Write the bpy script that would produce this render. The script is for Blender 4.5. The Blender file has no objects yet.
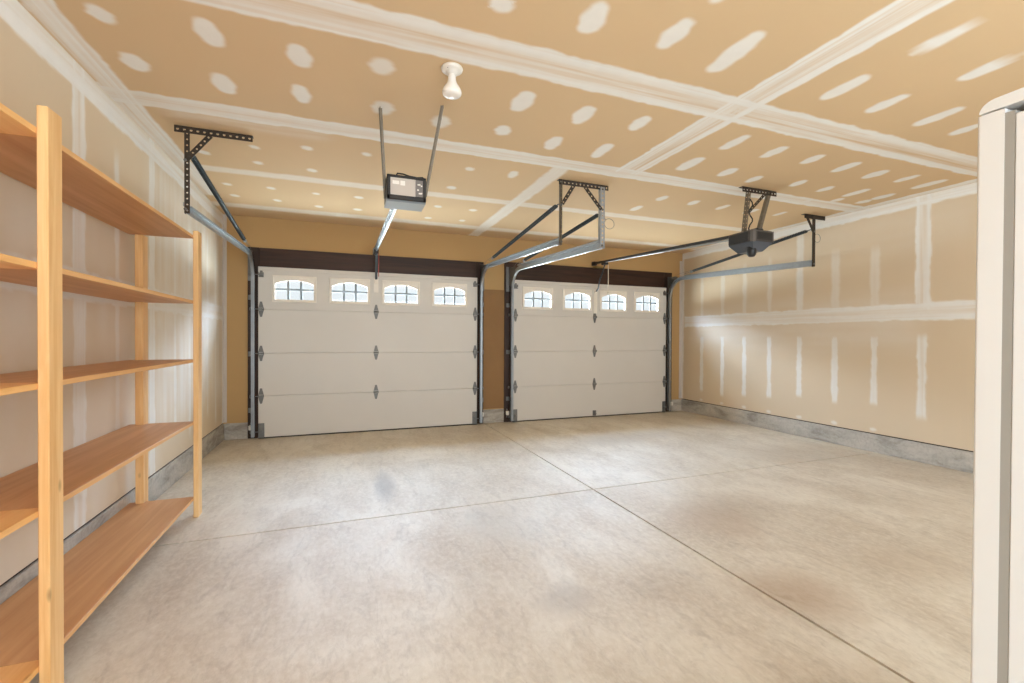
import bpy, math, random
import numpy as np
from mathutils import Vector, Matrix

random.seed(7)
rng = np.random.default_rng(11)
PI = math.pi
scene = bpy.context.scene
COL = scene.collection

# ------------------------------------------------------------------ camera
W, H = 1024, 683
F_PX, YAW, PITCH, ROLL, CAM_H = 454.23, math.radians(20.593), math.radians(-.494), math.radians(.266), 1.267
RT = Vector((math.cos(YAW), -math.sin(YAW), 0))
FW = Vector((math.sin(YAW)*math.cos(PITCH), math.cos(YAW)*math.cos(PITCH), math.sin(PITCH)))
UPV = Vector((-math.sin(YAW)*math.sin(PITCH), -math.cos(YAW)*math.sin(PITCH), math.cos(PITCH)))
CR = math.cos(ROLL)*RT + math.sin(ROLL)*UPV
CU = -math.sin(ROLL)*RT + math.cos(ROLL)*UPV
cam_d = bpy.data.cameras.new('camera')
cam_d.sensor_width = 36; cam_d.sensor_fit = 'HORIZONTAL'
cam_d.lens = F_PX*36/W; cam_d.clip_start = .02; cam_d.clip_end = 200
cam = bpy.data.objects.new('camera', cam_d); COL.objects.link(cam)
m3 = Matrix((CR, CU, -FW)).transposed()
cam.matrix_world = Matrix.Translation((0, 0, CAM_H)) @ m3.to_4x4()
scene.camera = cam

def on_plane(px, py, ax, v):
    """world point seen at pixel (px, py) on the plane coordinate[ax] = v (used to survey the room)"""
    d = FW + (px-W/2)/F_PX*CR - (py-H/2)/F_PX*CU
    t = (v-(CAM_H if ax == 2 else 0))/d[ax]
    return Vector((0, 0, CAM_H)) + t*d

# ------------------------------------------------------------------ room
XL, XR, YF, YB, ZC = -1.345, 5.60, 6.42, -1.3, 2.75
YD = 6.36                       # inner face of the garage doors
CURB = .2
DOORS = ((-.963, 1.848), (2.41, 5.207))
DTOP = 2.134

# ------------------------------------------------------------------ materials
def S(r, g, b):
    f = lambda c: (c/255/12.92) if c/255 <= .04045 else ((c/255+.055)/1.055)**2.4
    return (f(r), f(g), f(b), 1)

class NT:
    def __init__(s, name):
        s.m = bpy.data.materials.new(name); s.m.use_nodes = True
        s.t = s.m.node_tree; s.b = s.t.nodes['Principled BSDF']
        s.co = s.t.nodes.new('ShaderNodeTexCoord')
    def n(s, typ, **kw):
        x = s.t.nodes.new(typ)
        for k, v in kw.items(): setattr(x, k, v)
        return x
    def link(s, a, b): s.t.links.new(a, b)
    def mapping(s, scale, loc=(0, 0, 0), out='Object', rot=(0, 0, 0)):
        m = s.n('ShaderNodeMapping'); m.inputs['Scale'].default_value = scale
        m.inputs['Location'].default_value = loc; m.inputs['Rotation'].default_value = rot
        s.link(s.co.outputs[out], m.inputs['Vector']); return m.outputs[0]
    def noise(s, scale, vec=None, detail=4, rough=.55, dist=0):
        x = s.n('ShaderNodeTexNoise'); x.inputs['Scale'].default_value = scale
        x.inputs['Detail'].default_value = detail; x.inputs['Roughness'].default_value = rough
        x.inputs['Distortion'].default_value = dist
        s.link(vec if vec is not None else s.co.outputs['Object'], x.inputs['Vector']); return x.outputs['Fac']
    def ramp(s, fac, stops, interp='LINEAR'):
        r = s.n('ShaderNodeValToRGB'); r.color_ramp.interpolation = interp
        e = r.color_ramp.elements
        while len(e) < len(stops): e.new(.5)
        for i, (p, c) in enumerate(stops):
            e[i].position = p; e[i].color = c if len(c) == 4 else (*c, 1)
        s.link(fac, r.inputs['Fac']); return r.outputs['Color']
    def mix(s, fac, a, b, mode='MIX'):
        x = s.n('ShaderNodeMix', data_type='RGBA', blend_type=mode)
        for i, v in ((0, fac), (6, a), (7, b)):
            if hasattr(v, 'is_output'): s.link(v, x.inputs[i])
            else: x.inputs[i].default_value = v
        return x.outputs[2]
    def math(s, op, a, b=0.):
        x = s.n('ShaderNodeMath', operation=op)
        for i, v in ((0, a), (1, b)):
            if hasattr(v, 'is_output'): s.link(v, x.inputs[i])
            else: x.inputs[i].default_value = v
        return x.outputs[0]
    def bump(s, h, strength=.2, dist=.01):
        x = s.n('ShaderNodeBump'); x.inputs['Strength'].default_value = strength
        x.inputs['Distance'].default_value = dist
        s.link(h, x.inputs['Height']); s.link(x.outputs[0], s.b.inputs['Normal'])
    def set(s, **kw):
        for k, v in kw.items():
            i = s.b.inputs[k.replace('_', ' ')]
            if hasattr(v, 'is_output'): s.link(v, i)
            else: i.default_value = v
        return s.m

def grey(v): return (v, v, v, 1)

def mat_plain(name, col, rough=.5, metal=0., vary=.06, scale=9, spec=.5):
    t = NT(name)
    n = t.noise(scale, detail=5)
    c = t.mix(t.math('MULTIPLY', n, 1.), tuple(x*(1-vary) for x in col[:3])+(1,), tuple(min(1, x*(1+vary)) for x in col[:3])+(1,))
    return t.set(Base_Color=c, Roughness=rough, Metallic=metal, Specular_IOR_Level=spec)

def mat_drywall(name, paper, mud):
    t = NT(name)
    a = t.n('ShaderNodeAttribute', attribute_name='mud')
    p = t.mix(t.noise(1.1, detail=3), tuple(x*.95 for x in paper[:3])+(1,), tuple(x*1.05 for x in paper[:3])+(1,))
    m = t.mix(t.noise(14, detail=4), tuple(x*.94 for x in mud[:3])+(1,), tuple(min(1, x*1.04) for x in mud[:3])+(1,))
    t.bump(t.noise(60, detail=3), .05, .004)
    return t.set(Base_Color=t.mix(a.outputs['Fac'], p, m), Roughness=.85, Specular_IOR_Level=.25)

PAPER, MUD = S(214, 190, 160), S(236, 236, 234)
M = {}
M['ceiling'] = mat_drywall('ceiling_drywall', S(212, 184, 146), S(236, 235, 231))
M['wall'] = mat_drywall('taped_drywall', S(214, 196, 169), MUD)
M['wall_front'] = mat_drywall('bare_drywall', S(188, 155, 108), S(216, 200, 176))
M['pier_board'] = mat_plain('brown_sheathing', S(146, 112, 74), .85, vary=.08, scale=5)

def mat_floor():
    t = NT('concrete_floor')
    big = t.noise(.55, detail=5, rough=.6, dist=.4)
    mid = t.noise(2.2, t.mapping((1, .55, 1)), detail=8, rough=.65, dist=.6)
    fine = t.noise(38, t.mapping((1, .6, 1)), detail=5, rough=.7)
    streak = t.noise(6, t.mapping((1.6, .5, 1), rot=(0, 0, .5)), detail=7, rough=.72, dist=1.2)
    c = t.ramp(big, [(.34, S(198, 186, 166)), (.52, S(213, 203, 185)), (.68, S(223, 215, 199))])
    c = t.mix(t.ramp(mid, [(.42, grey(.0)), (.72, grey(.75))]), c, S(176, 158, 134))
    c = t.mix(t.ramp(streak, [(.5, grey(0)), (.7, grey(.5))]), c, S(164, 150, 133))
    c = t.mix(t.ramp(fine, [(.42, grey(0)), (.66, grey(.36))]), c, S(232, 225, 212))
    fine2 = t.noise(11, t.mapping((1.5, .7, 1), loc=(5, 2, 0), rot=(0, 0, .6)), detail=9, rough=.78, dist=1.5)
    c = t.mix(t.ramp(fine2, [(.50, grey(0)), (.64, grey(.26))]), c, S(160, 144, 122))
    # a few darker oily places and a rubbed dark tyre mark
    for (x, y, rx, ry, k, col) in ((.35, 3.98, .10, .50, .5, S(122, 115, 110)), (2.12, 1.6, .30, .3, .5, S(150, 116, 80)), (2.45, 2.45, .5, .35, .35, S(158, 126, 92)), (1.05, 1.95, .22, .16, .35, S(140, 124, 106)), (3.0, 1.65, .5, .3, .3, S(160, 134, 102)),
                                   (.95, 2.9, .3, .4, .22, S(140, 130, 118)), (3.4, 4.9, .9, .35, .28, S(140, 130, 120)),
                                   (4.6, 3.6, .8, .5, .3, S(145, 130, 114)), (2.75, 2.6, .5, .35, .32, S(150, 126, 98)),
                                   (1.5, 1.9, .3, .25, .18, S(150, 130, 105))):
        v = t.n('ShaderNodeVectorMath', operation='SUBTRACT'); t.link(t.co.outputs['Object'], v.inputs[0]); v.inputs[1].default_value = (x, y, 0)
        w = t.n('ShaderNodeVectorMath', operation='MULTIPLY'); t.link(v.outputs[0], w.inputs[0]); w.inputs[1].default_value = (1/rx, 1/ry, 0)
        l = t.n('ShaderNodeVectorMath', operation='LENGTH'); t.link(w.outputs[0], l.inputs[0])
        d = t.math('ADD', l.outputs['Value'], t.math('MULTIPLY', t.math('SUBTRACT', mid, .5), 2.4))
        mk = t.ramp(d, [(.25, grey(k)), (1.0, grey(0))])
        c = t.mix(mk, c, col)
    t.bump(t.math('ADD', mid, t.math('MULTIPLY', fine, .35)), .12, .01)
    r = t.ramp(mid, [(.3, grey(.46)), (.75, grey(.62))])
    return t.set(Base_Color=c, Roughness=r, Specular_IOR_Level=.75)
M['floor'] = mat_floor()

def mat_curb():
    t = NT('concrete_curb')
    a = t.noise(2.6, t.mapping((1, 1, 3)), detail=7, rough=.65, dist=.5)
    f = t.noise(45, detail=4)
    c = t.ramp(a, [(.36, S(146, 140, 131)), (.5, S(180, 175, 166)), (.66, S(196, 190, 180))])
    c = t.mix(t.ramp(f, [(.45, grey(0)), (.75, grey(.4))]), c, S(140, 132, 120))
    t.bump(a, .15, .01)
    return t.set(Base_Color=c, Roughness=.85)
M['curb'] = mat_curb()

def mat_wood(name, dark, light, axis, rough=.5, ring=24, knots=True, spec=.4):
    t = NT(name)
    sc = [ring, ring, ring]; sc[axis] = ring*.05
    g = t.noise(1., t.mapping(tuple(sc)), detail=6, rough=.6, dist=.8)
    sc2 = [6, 6, 6]; sc2[axis] = .5
    g2 = t.noise(1., t.mapping(tuple(sc2), loc=(3, 1, 7)), detail=4, dist=1.2)
    c = t.ramp(t.math('ADD', t.math('MULTIPLY', g, .55), t.math('MULTIPLY', g2, .45)), [(.32, dark), (.62, light)])
    if knots:
        sc3 = [9, 9, 9]; sc3[axis] = 4
        v = t.n('ShaderNodeTexVoronoi'); v.inputs['Scale'].default_value = 1; t.link(t.mapping(tuple(sc3)), v.inputs['Vector'])
        k = t.ramp(v.outputs['Distance'], [(.05, grey(.75)), (.13, grey(0))])
        c = t.mix(k, c, tuple(x*.4 for x in dark[:3])+(1,))
    t.bump(g, .08, .003)
    return t.set(Base_Color=c, Roughness=rough, Specular_IOR_Level=spec)
M['post'] = mat_wood('pine_stud', S(222, 170, 108), S(244, 206, 150), 2, .5, 40)
M['ply'] = mat_wood('shelf_plywood', S(188, 134, 86), S(214, 166, 116), 1, .45, 22, False)
M['ply_edge'] = mat_wood('shelf_edge', S(214, 160, 100), S(236, 188, 130), 1, .5, 60, False)
M['pine_shelf'] = mat_wood('pine_board', S(222, 164, 96), S(242, 194, 130), 1, .45, 26)
M['jamb'] = mat_wood('dark_jamb_upright', S(30, 17, 11), S(58, 35, 23), 2, .5, 30, False)
M['header'] = mat_wood('dark_header', S(28, 16, 11), S(66, 40, 27), 0, .5, 26, False)

def mat_door():
    t = NT('white_steel_door')
    g = t.noise(1., t.mapping((3, 60, 60)), detail=5, rough=.6)
    c = t.mix(t.noise(1.4, detail=3), S(208, 204, 198), S(218, 214, 208))
    t.bump(g, .10, .003)
    return t.set(Base_Color=c, Roughness=.45)
M['door'] = mat_door()
M['door_trim'] = mat_plain('window_trim_plastic', S(236, 230, 220), .4, vary=.02)
M['muntin'] = mat_plain('grey_muntin', S(122, 128, 132), .4, vary=.02)
M['galv'] = mat_plain('galvanised_steel', (.36, .39, .42, 1), .42, .85, .2, 20)
M['hinge'] = mat_plain('hinge_steel', (.20, .20, .195, 1), .5, .6, .2, 30)
M['angle'] = mat_plain('bronze_perforated_steel', (.055, .043, .034, 1), .5, .5, .25, 30)
M['strap'] = mat_plain('weathered_steel_strap', (.19, .16, .12, 1), .5, .5, .35, 40)
M['spring'] = mat_plain('dark_spring_steel', (.06, .075, .085, 1), .35, .7, .2, 40)
M['belly'] = mat_plain('dark_blue_grey_cover', (.075, .09, .115, 1), .35, 0, .05)
M['black'] = mat_plain('black_plastic', (.018, .018, .02, 1), .4, 0, .15)
M['rubber'] = mat_plain('black_rubber', (.012, .012, .012, 1), .7, 0, .1)
M['opener_grey'] = mat_plain('grey_opener_case', (.06, .055, .055, 1), .4, .1, .12)
M['opener_blue'] = mat_plain('blue_grey_light_cover', (.25, .29, .33, 1), .35, 0, .05)
M['label_cream'] = mat_plain('cream_sticker', S(196, 188, 180), .5, 0, .04)
M['corner_grey'] = mat_plain('grey_plastic_corner', (.12, .11, .105, 1), .4, 0, .1)
M['label_white'] = mat_plain('white_sticker', S(235, 232, 226), .5, 0, .02)
M['label_grey'] = mat_plain('grey_control_panel', S(120, 116, 114), .5, 0, .1)
M['white_plastic'] = mat_plain('white_plastic', S(226, 222, 214), .35, 0, .02)
M['white_enamel'] = mat_plain('white_enamel', S(226, 227, 227), .3, 0, .015, 3)
M['gasket'] = mat_plain('grey_gasket', S(158, 156, 150), .6, 0, .03)
M['bulb'] = mat_plain('frosted_bulb', S(240, 236, 230), .25, 0, .01)
M['rope_red'] = mat_plain('red_rope', S(170, 80, 70), .8, 0, .1, 80)
M['rope_white'] = mat_plain('pale_cord', S(214, 206, 192), .8, 0, .1, 80)
M['amber'] = mat_plain('dull_brass', S(150, 130, 80), .4, .6, .1)

def mat_glass():
    t = NT('window_glass')
    tr = t.n('ShaderNodeBsdfTransparent'); gl = t.n('ShaderNodeBsdfGlossy'); gl.inputs['Roughness'].default_value = .03
    mx = t.n('ShaderNodeMixShader'); lw = t.n('ShaderNodeLayerWeight'); lw.inputs['Blend'].default_value = .5
    fac = t.math('ADD', t.math('MULTIPLY', t.math('POWER', lw.outputs['Facing'], 5.), .8), .03)
    t.link(fac, mx.inputs[0]); t.link(tr.outputs[0], mx.inputs[1]); t.link(gl.outputs[0], mx.inputs[2])
    tr.inputs['Color'].default_value = (.97, .985, .98, 1)
    t.link(mx.outputs[0], t.t.nodes['Material Output'].inputs['Surface'])
    return t.m
M['glass'] = mat_glass()

# ------------------------------------------------------------------ mesh builder
class MB:
    def __init__(s): s.v = []; s.f = []; s.mi = []; s.sm = []
    def add(s, vs, fs, mi=0, smooth=False):
        o = len(s.v); s.v += [tuple(p) for p in vs]
        for f in fs: s.f.append(tuple(o+i for i in f)); s.mi.append(mi); s.sm.append(smooth)
    def box(s, lo, hi, mi=0, bev=0.):
        x0, y0, z0 = lo; x1, y1, z1 = hi
        if bev <= 0:
            vs = [(x, y, z) for z in (z0, z1) for y in (y0, y1) for x in (x0, x1)]
            s.add(vs, [(0, 2, 3, 1), (4, 5, 7, 6), (0, 1, 5, 4), (2, 6, 7, 3), (0, 4, 6, 2), (1, 3, 7, 5)], mi); return
        b = min(bev, (x1-x0)*.49, (y1-y0)*.49, (z1-z0)*.49)
        vs = []; ix = {}
        for cz, (za, sz) in enumerate(((z0, 1), (z1, -1))):
            for cy, (ya, sy) in enumerate(((y0, 1), (y1, -1))):
                for cx, (xa, sx) in enumerate(((x0, 1), (x1, -1))):
                    for k in range(3):
                        p = [xa+sx*b, ya+sy*b, za+sz*b]; p[k] = (xa, ya, za)[k]
                        ix[cx, cy, cz, k] = len(vs); vs.append(tuple(p))
        g = lambda x, y, z, k: ix[x, y, z, k]
        fs = []
        for z, r in ((0, 1), (1, 0)):
            q = [g(0, 0, z, 2), g(1, 0, z, 2), g(1, 1, z, 2), g(0, 1, z, 2)]; fs.append(q[::-1] if r else q)
            q = [g(0, z, 0, 1), g(1, z, 0, 1), g(1, z, 1, 1), g(0, z, 1, 1)]; fs.append(q if r else q[::-1])
            q = [g(z, 0, 0, 0), g(z, 1, 0, 0), g(z, 1, 1, 0), g(z, 0, 1, 0)]; fs.append(q[::-1] if r else q)
        for a in (0, 1):
            for c in (0, 1):
                fs.append([g(0, a, c, 1), g(1, a, c, 1), g(1, a, c, 2), g(0, a, c, 2)])
                fs.append([g(a, 0, c, 0), g(a, 1, c, 0), g(a, 1, c, 2), g(a, 0, c, 2)])
                fs.append([g(a, c, 0, 0), g(a, c, 1, 0), g(a, c, 1, 1), g(a, c, 0, 1)])
        for a in (0, 1):
            for c in (0, 1):
                for e in (0, 1): fs.append([g(a, c, e, 0), g(a, c, e, 1), g(a, c, e, 2)])
        s.add(vs, fs, mi)
    def bar(s, p, q, w, t, side=(0, 0, 1), mi=0):
        """bar from p to q, w wide along 'side', t thick"""
        p, q = Vector(p), Vector(q); d = (q-p).normalized(); u = Vector(side); u = (u-u.dot(d)*d).normalized(); n = d.cross(u)
        vs = [e+u*w/2*a+n*t/2*b for e in (p, q) for a, b in ((-1, -1), (1, -1), (1, 1), (-1, 1))]
        s.add(vs, [(3, 2, 1, 0), (4, 5, 6, 7), (0, 1, 5, 4), (1, 2, 6, 5), (2, 3, 7, 6), (3, 0, 4, 7)], mi)
    def tube(s, pts, r, n=10, mi=0, cap=True):
        pts = [Vector(p) for p in pts]; rs = r if isinstance(r, (list, tuple)) else [r]*len(pts)
        ref = None; rings = []
        for i, p in enumerate(pts):
            d = (pts[min(i+1, len(pts)-1)]-pts[max(i-1, 0)]).normalized()
            if ref is None: ref = Vector((0, 0, 1)) if abs(d.z) < .9 else Vector((1, 0, 0))
            ref = (ref-ref.dot(d)*d).normalized(); b = d.cross(ref)
            rings.append([p+(ref*math.cos(2*PI*k/n)+b*math.sin(2*PI*k/n))*rs[i] for k in range(n)])
        vs = [v for rg in rings for v in rg]; fs = []
        for i in range(len(pts)-1):
            for k in range(n):
                fs.append((i*n+k, i*n+(k+1) % n, (i+1)*n+(k+1) % n, (i+1)*n+k))
        s.add(vs, fs, mi, True)
        if cap: s.add(rings[0], [tuple(range(n))[::-1]], mi); s.add(rings[-1], [tuple(range(n))], mi)
    def lathe(s, prof, origin, axis=(0, 0, 1), n=28, mi=0):
        a = Vector(axis).normalized(); u = a.orthogonal().normalized(); w = a.cross(u); o = Vector(origin)
        vs = [o+a*z+(u*math.cos(2*PI*k/n)+w*math.sin(2*PI*k/n))*r for r, z in prof for k in range(n)]
        fs = [(i*n+k, i*n+(k+1) % n, (i+1)*n+(k+1) % n, (i+1)*n+k) for i in range(len(prof)-1) for k in range(n)]
        s.add(vs, fs, mi, True)
    def prism(s, poly, off, mi=0):
        """extrude a planar polygon (3-D points) by the vector off"""
        n = len(poly); off = Vector(off); vs = [Vector(p) for p in poly]+[Vector(p)+off for p in poly]
        fs = [tuple(range(n))[::-1], tuple(range(n, 2*n))]+[(i, (i+1) % n, n+(i+1) % n, n+i) for i in range(n)]
        s.add(vs, fs, mi)
    def sweep(s, prof, path, xdir, mi=0):
        """profile [(along xdir, along path normal)] swept along a path lying in a plane across xdir"""
        xd = Vector(xdir); path = [Vector(p) for p in path]; n = len(prof); vs = []
        for i, p in enumerate(path):
            d = (path[min(i+1, len(path)-1)]-path[max(i-1, 0)]).normalized(); nn = d.cross(xd).normalized()
            vs += [p+xd*a+nn*b for a, b in prof]
        fs = [(i*n+k, i*n+(k+1) % n, (i+1)*n+(k+1) % n, (i+1)*n+k) for i in range(len(path)-1) for k in range(n)]
        fs += [tuple(range(n))[::-1], tuple(range((len(path)-1)*n, len(path)*n))]
        s.add(vs, fs, mi)
    def perf(s, p, q, side, w, t, pitch=.04, hole=.0085, mi=0):
        """flat steel strip from p to q with a row of round holes"""
        p, q = Vector(p), Vector(q); L = (q-p).length; d = (q-p)/L; u = Vector(side); u = (u-u.dot(d)*d).normalized(); n = d.cross(u)
        k = max(1, round(L/pitch)); c = L/k
        for i in range(k):
            o = p+d*(i+.5)*c
            rect = [(-c/2, -w/2), (c/2, -w/2), (c/2, w/2), (-c/2, w/2)]
            oc = [(hole*math.cos(PI/8+j*PI/4-PI), hole*math.sin(PI/8+j*PI/4-PI)) for j in range(8)]
            vs = []
            for sg in (-1, 1): vs += [o+d*a+u*b+n*t/2*sg for a, b in rect+oc]
            fs = []
            for sg, off in ((0, 0), (1, 12)):
                for j in range(4):
                    # octagon vertices: corner j sits between oct 2j and 2j+1; side j between 2j+1, 2j+2
                    a, b = off+j, off+(j+1) % 4
                    o1, o2, o3 = off+4+2*j, off+4+(2*j+1) % 8, off+4+(2*j+2) % 8
                    f1 = [a, b, o3, o2]; f2 = [a, o2, o1]
                    if not sg: f1.reverse(); f2.reverse()
                    fs += [f1, f2]
            for j in range(8): fs.append([4+j, 4+(j+1) % 8, 16+(j+1) % 8, 16+j])
            for j in (0, 2): fs.append([j, (j+1) % 4, 12+(j+1) % 4, 12+j])
            if i == 0: fs.append([3, 0, 12, 15])
            if i == k-1: fs.append([1, 2, 14, 13])
            s.add(vs, fs, mi)
    def slab(s, xs, zs, holes, y0, y1, mi=0):
        """upright slab in x/z cut on a grid, some cells left open"""
        nx, nz = len(xs), len(zs); vs = [(x, y, z) for y in (y0, y1) for z in zs for x in xs]
        id = lambda i, j, k: k*nx*nz+j*nx+i; fs = []
        solid = lambda i, j: 0 <= i < nx-1 and 0 <= j < nz-1 and (i, j) not in holes
        for i in range(nx-1):
            for j in range(nz-1):
                if not solid(i, j): continue
                fs.append((id(i, j, 0), id(i+1, j, 0), id(i+1, j+1, 0), id(i, j+1, 0)))
                fs.append((id(i, j+1, 1), id(i+1, j+1, 1), id(i+1, j, 1), id(i, j, 1)))
                if not solid(i-1, j): fs.append((id(i, j, 0), id(i, j+1, 0), id(i, j+1, 1), id(i, j, 1)))
                if not solid(i+1, j): fs.append((id(i+1, j, 0), id(i+1, j, 1), id(i+1, j+1, 1), id(i+1, j+1, 0)))
                if not solid(i, j-1): fs.append((id(i, j, 0), id(i, j, 1), id(i+1, j, 1), id(i+1, j, 0)))
                if not solid(i, j+1): fs.append((id(i, j+1, 0), id(i+1, j+1, 0), id(i+1, j+1, 1), id(i, j+1, 1)))
        s.add(vs, fs, mi)
    def build(s, name, mats, parent=None, label=None):
        me = bpy.data.meshes.new(name); me.from_pydata(s.v, [], s.f); me.update()
        if not isinstance(mats, (list, tuple)): mats = [mats]
        for m in mats: me.materials.append(m)
        me.polygons.foreach_set('material_index', s.mi); me.polygons.foreach_set('use_smooth', s.sm)
        o = bpy.data.objects.new(name, me); COL.objects.link(o)
        if parent is not None:
            o.parent = parent; o.matrix_parent_inverse = Matrix.Translation(-parent.location)
        if label: o['label'] = label
        return o

def tag(o, label, cat=None, group=None, kind=None):
    o['label'] = label
    if cat: o['category'] = cat
    if group: o['group'] = group
    if kind: o['kind'] = kind
    return o
def thing(name, loc, label, cat, group=None, kind=None):
    o = bpy.data.objects.new(name, None); o.location = loc; o.empty_display_size = .1; COL.objects.link(o)
    return tag(o, label, cat, group, kind)
def structure(o, label): return tag(o, label, kind='structure')

# ------------------------------------------------------------------ drywall surfaces with joint compound
def vnoise(U, V, su, sv, seed):
    r = np.random.default_rng(seed)
    a, b = U*su, V*sv
    a = a-a.min(); b = b-b.min()
    g = r.random((int(a.max())+3, int(b.max())+3))
    i, j = a.astype(int), b.astype(int); fa, fb = a-i, b-j
    fa = fa*fa*(3-2*fa); fb = fb*fb*(3-2*fb)
    return (g[i, j]*(1-fa)*(1-fb)+g[i+1, j]*fa*(1-fb)+g[i, j+1]*(1-fa)*fb+g[i+1, j+1]*fa*fb)*2-1
def sstep(d, a, b):
    x = np.clip((d-a)/(b-a), 0, 1); return x*x*(3-2*x)

class Board:
    """one plane of drywall; features are laid down in its own (u, v) metres"""
    def __init__(s, u0, u1, v0, v1, step, seed, vs=None):
        nu, nv = int(round((u1-u0)/step))+1, int(round((v1-v0)/step))+1
        s.u = np.linspace(u0, u1, nu); s.v = np.linspace(v0, v1, nv) if vs is None else vs
        s.U, s.V = np.meshgrid(s.u, s.v, indexing='ij'); s.m = np.zeros_like(s.U); s.seed = seed
        s.wob = .6*vnoise(s.U, s.V, 9, 9, seed)+.4*vnoise(s.U, s.V, 24, 24, seed+1)
    def put(s, m): s.m = np.maximum(s.m, m)
    def capsule(s, a, b, r, k=.9, feather=.014, wob=.014):
        (x0, y0), (x1, y1) = a, b; dx, dy = x1-x0, y1-y0; L = math.hypot(dx, dy) or 1e-6
        t = np.clip(((s.U-x0)*dx+(s.V-y0)*dy)/L/L, 0, 1)
        # an oval smear: half width swells in the middle
        rr = r*(.78+.22*np.sin(PI*np.clip(t, .0, 1)))
        d = np.hypot(s.U-x0-t*dx, s.V-y0-t*dy)-rr+s.wob*wob
        s.put(k*(1-sstep(d, -feather, feather*.6)))
    def band(s, axis, c, w, lo=-99, hi=99, k=.95, ridge=.4, feather=.014, wob=.014, fade=.03):
        """taped joint: axis 0 runs along u at v = c; axis 1 runs along v at u = c. Two feathered edges, a rubbed middle."""
        A, B = (s.U, s.V) if axis == 0 else (s.V, s.U)
        d = np.abs(B-c)-w/2+s.wob*wob
        su, sv = (1.6, 70) if axis == 0 else (70, 1.6)
        st = vnoise(s.U, s.V, su, sv, s.seed+5)*.6+vnoise(s.U, s.V, su*2.7, sv*1.9, s.seed+6)*.4
        mid = 1-sstep(np.abs(B-c), w*.10, w*.34)
        sf = vnoise(s.U, s.V, *((.9, 55) if axis == 0 else (55, .9)), s.seed+7)
        zone = 1-sstep(np.abs(B-c), w*.36, w*.46)
        inner = 1-ridge*np.clip(mid*(.62+.6*st), 0, 1)-.12*np.clip(st, 0, 1)-.55*ridge*zone*sstep(sf, .25, .6)
        e = sstep(A, lo-fade, lo+fade)*(1-sstep(A, hi-fade, hi+fade))
        s.put(k*inner*(1-sstep(d, -feather, feather*.4))*e)
    def wash(s, u0, u1, v0, v1, k, f=.2, su=16, sv=1.5):
        e = sstep(s.U, u0-f, u0+f)*(1-sstep(s.U, u1-f, u1+f))*sstep(s.V, v0-f, v0+f)*(1-sstep(s.V, v1-f, v1+f))
        st = vnoise(s.U, s.V, su, sv, s.seed+9)*.5+vnoise(s.U, s.V, su*2.2, sv*2, s.seed+10)*.5
        s.put(np.clip(k*e*(.75+.5*st), 0, 1))
    def build(s, name, mat, place, back, flip):
        """place(u, v) -> xyz arrays; back = offset of the far side (thickness)"""
        nu, nv = s.U.shape
        x, y, z = place(s.U, s.V)
        co = np.stack([np.broadcast_to(q, s.U.shape) for q in (x, y, z)], -1).reshape(-1, 3)
        I = np.arange(nu*nv).reshape(nu, nv)
        q = np.stack([I[:-1, :-1], I[1:, :-1], I[1:, 1:], I[:-1, 1:]], -1).reshape(-1, 4)
        if flip: q = q[:, ::-1]
        cor = [I[0, 0], I[-1, 0], I[-1, -1], I[0, -1]]
        bk = co[cor]+np.array(back); n0 = len(co); co = np.vstack([co, bk])
        b = [n0, n0+1, n0+2, n0+3]
        me = bpy.data.meshes.new(name)
        edges = [list(I[:, 0])+[b[1], b[0]], list(I[-1, :])+[b[2], b[1]], list(I[::-1, -1])+[b[3], b[2]], list(I[0, ::-1])+[b[0], b[3]], b]
        if flip: edges = [e for e in edges[:4]]+[b[::-1]]
        else: edges = [e[::-1] for e in edges[:4]]+[b]
        edges = [[int(i) for i in e][::-1] for e in edges]
        loops = np.concatenate([q.ravel()]+[np.array(e) for e in edges]).astype(np.int32)
        tot = np.array([4]*len(q)+[len(e) for e in edges], np.int32)
        start = np.concatenate([[0], np.cumsum(tot)[:-1]]).astype(np.int32)
        me.vertices.add(len(co)); me.vertices.foreach_set('co', co.astype(np.float32).ravel())
        me.loops.add(len(loops)); me.loops.foreach_set('vertex_index', loops)
        me.polygons.add(len(tot)); me.polygons.foreach_set('loop_start', start); me.polygons.foreach_set('loop_total', tot)
        me.update(calc_edges=True)
        at = me.attributes.new('mud', 'FLOAT', 'POINT')
        at.data.foreach_set('value', np.concatenate([s.m.ravel(), np.zeros(4)]).astype(np.float32))
        me.materials.append(mat)
        me.polygons.foreach_set('use_smooth', np.zeros(len(tot), bool)); me.update()
        o = bpy.data.objects.new(name, me); COL.objects.link(o); return o

# ---- ceiling
cb = Board(XL, XR, YB, YF, .0086, 100, np.concatenate([np.arange(YB, 1.5, .1), np.arange(1.5, 3.65, .009), np.linspace(3.65, YF, 175)]))
S1, S2, S3, S4 = 2.27, 3.49, 4.71, 5.93
cb.band(0, S1, .27, k=.96, ridge=.55)
cb.band(0, S2, .21, k=.9, ridge=.35)
cb.band(0, S3, .17, k=.62, ridge=.1, feather=.04)
cb.band(0, S4, .20, k=.6, ridge=.0, feather=.06)
cb.band(1, 2.39, .24, lo=-9, hi=S2, k=.96, ridge=.55)
cb.band(1, 1.80, .17, lo=S2, hi=9, k=.75, ridge=.1, feather=.03)
cb.band(1, XL, .30, hi=5.6, k=.96, ridge=.55); cb.band(1, XR, .26, hi=6.1, k=.95, ridge=.35)
cb.wash(-1.1, -.1, 3.5, 3.72, .35, .1, 2, 20)
PATCH = []
def cp(crop, sc, lst):
    for a in lst: PATCH.append(((crop[0]+a[0]/sc, crop[1]+a[1]/sc), (crop[0]+a[2]/sc, crop[1]+a[3]/sc)))
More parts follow.
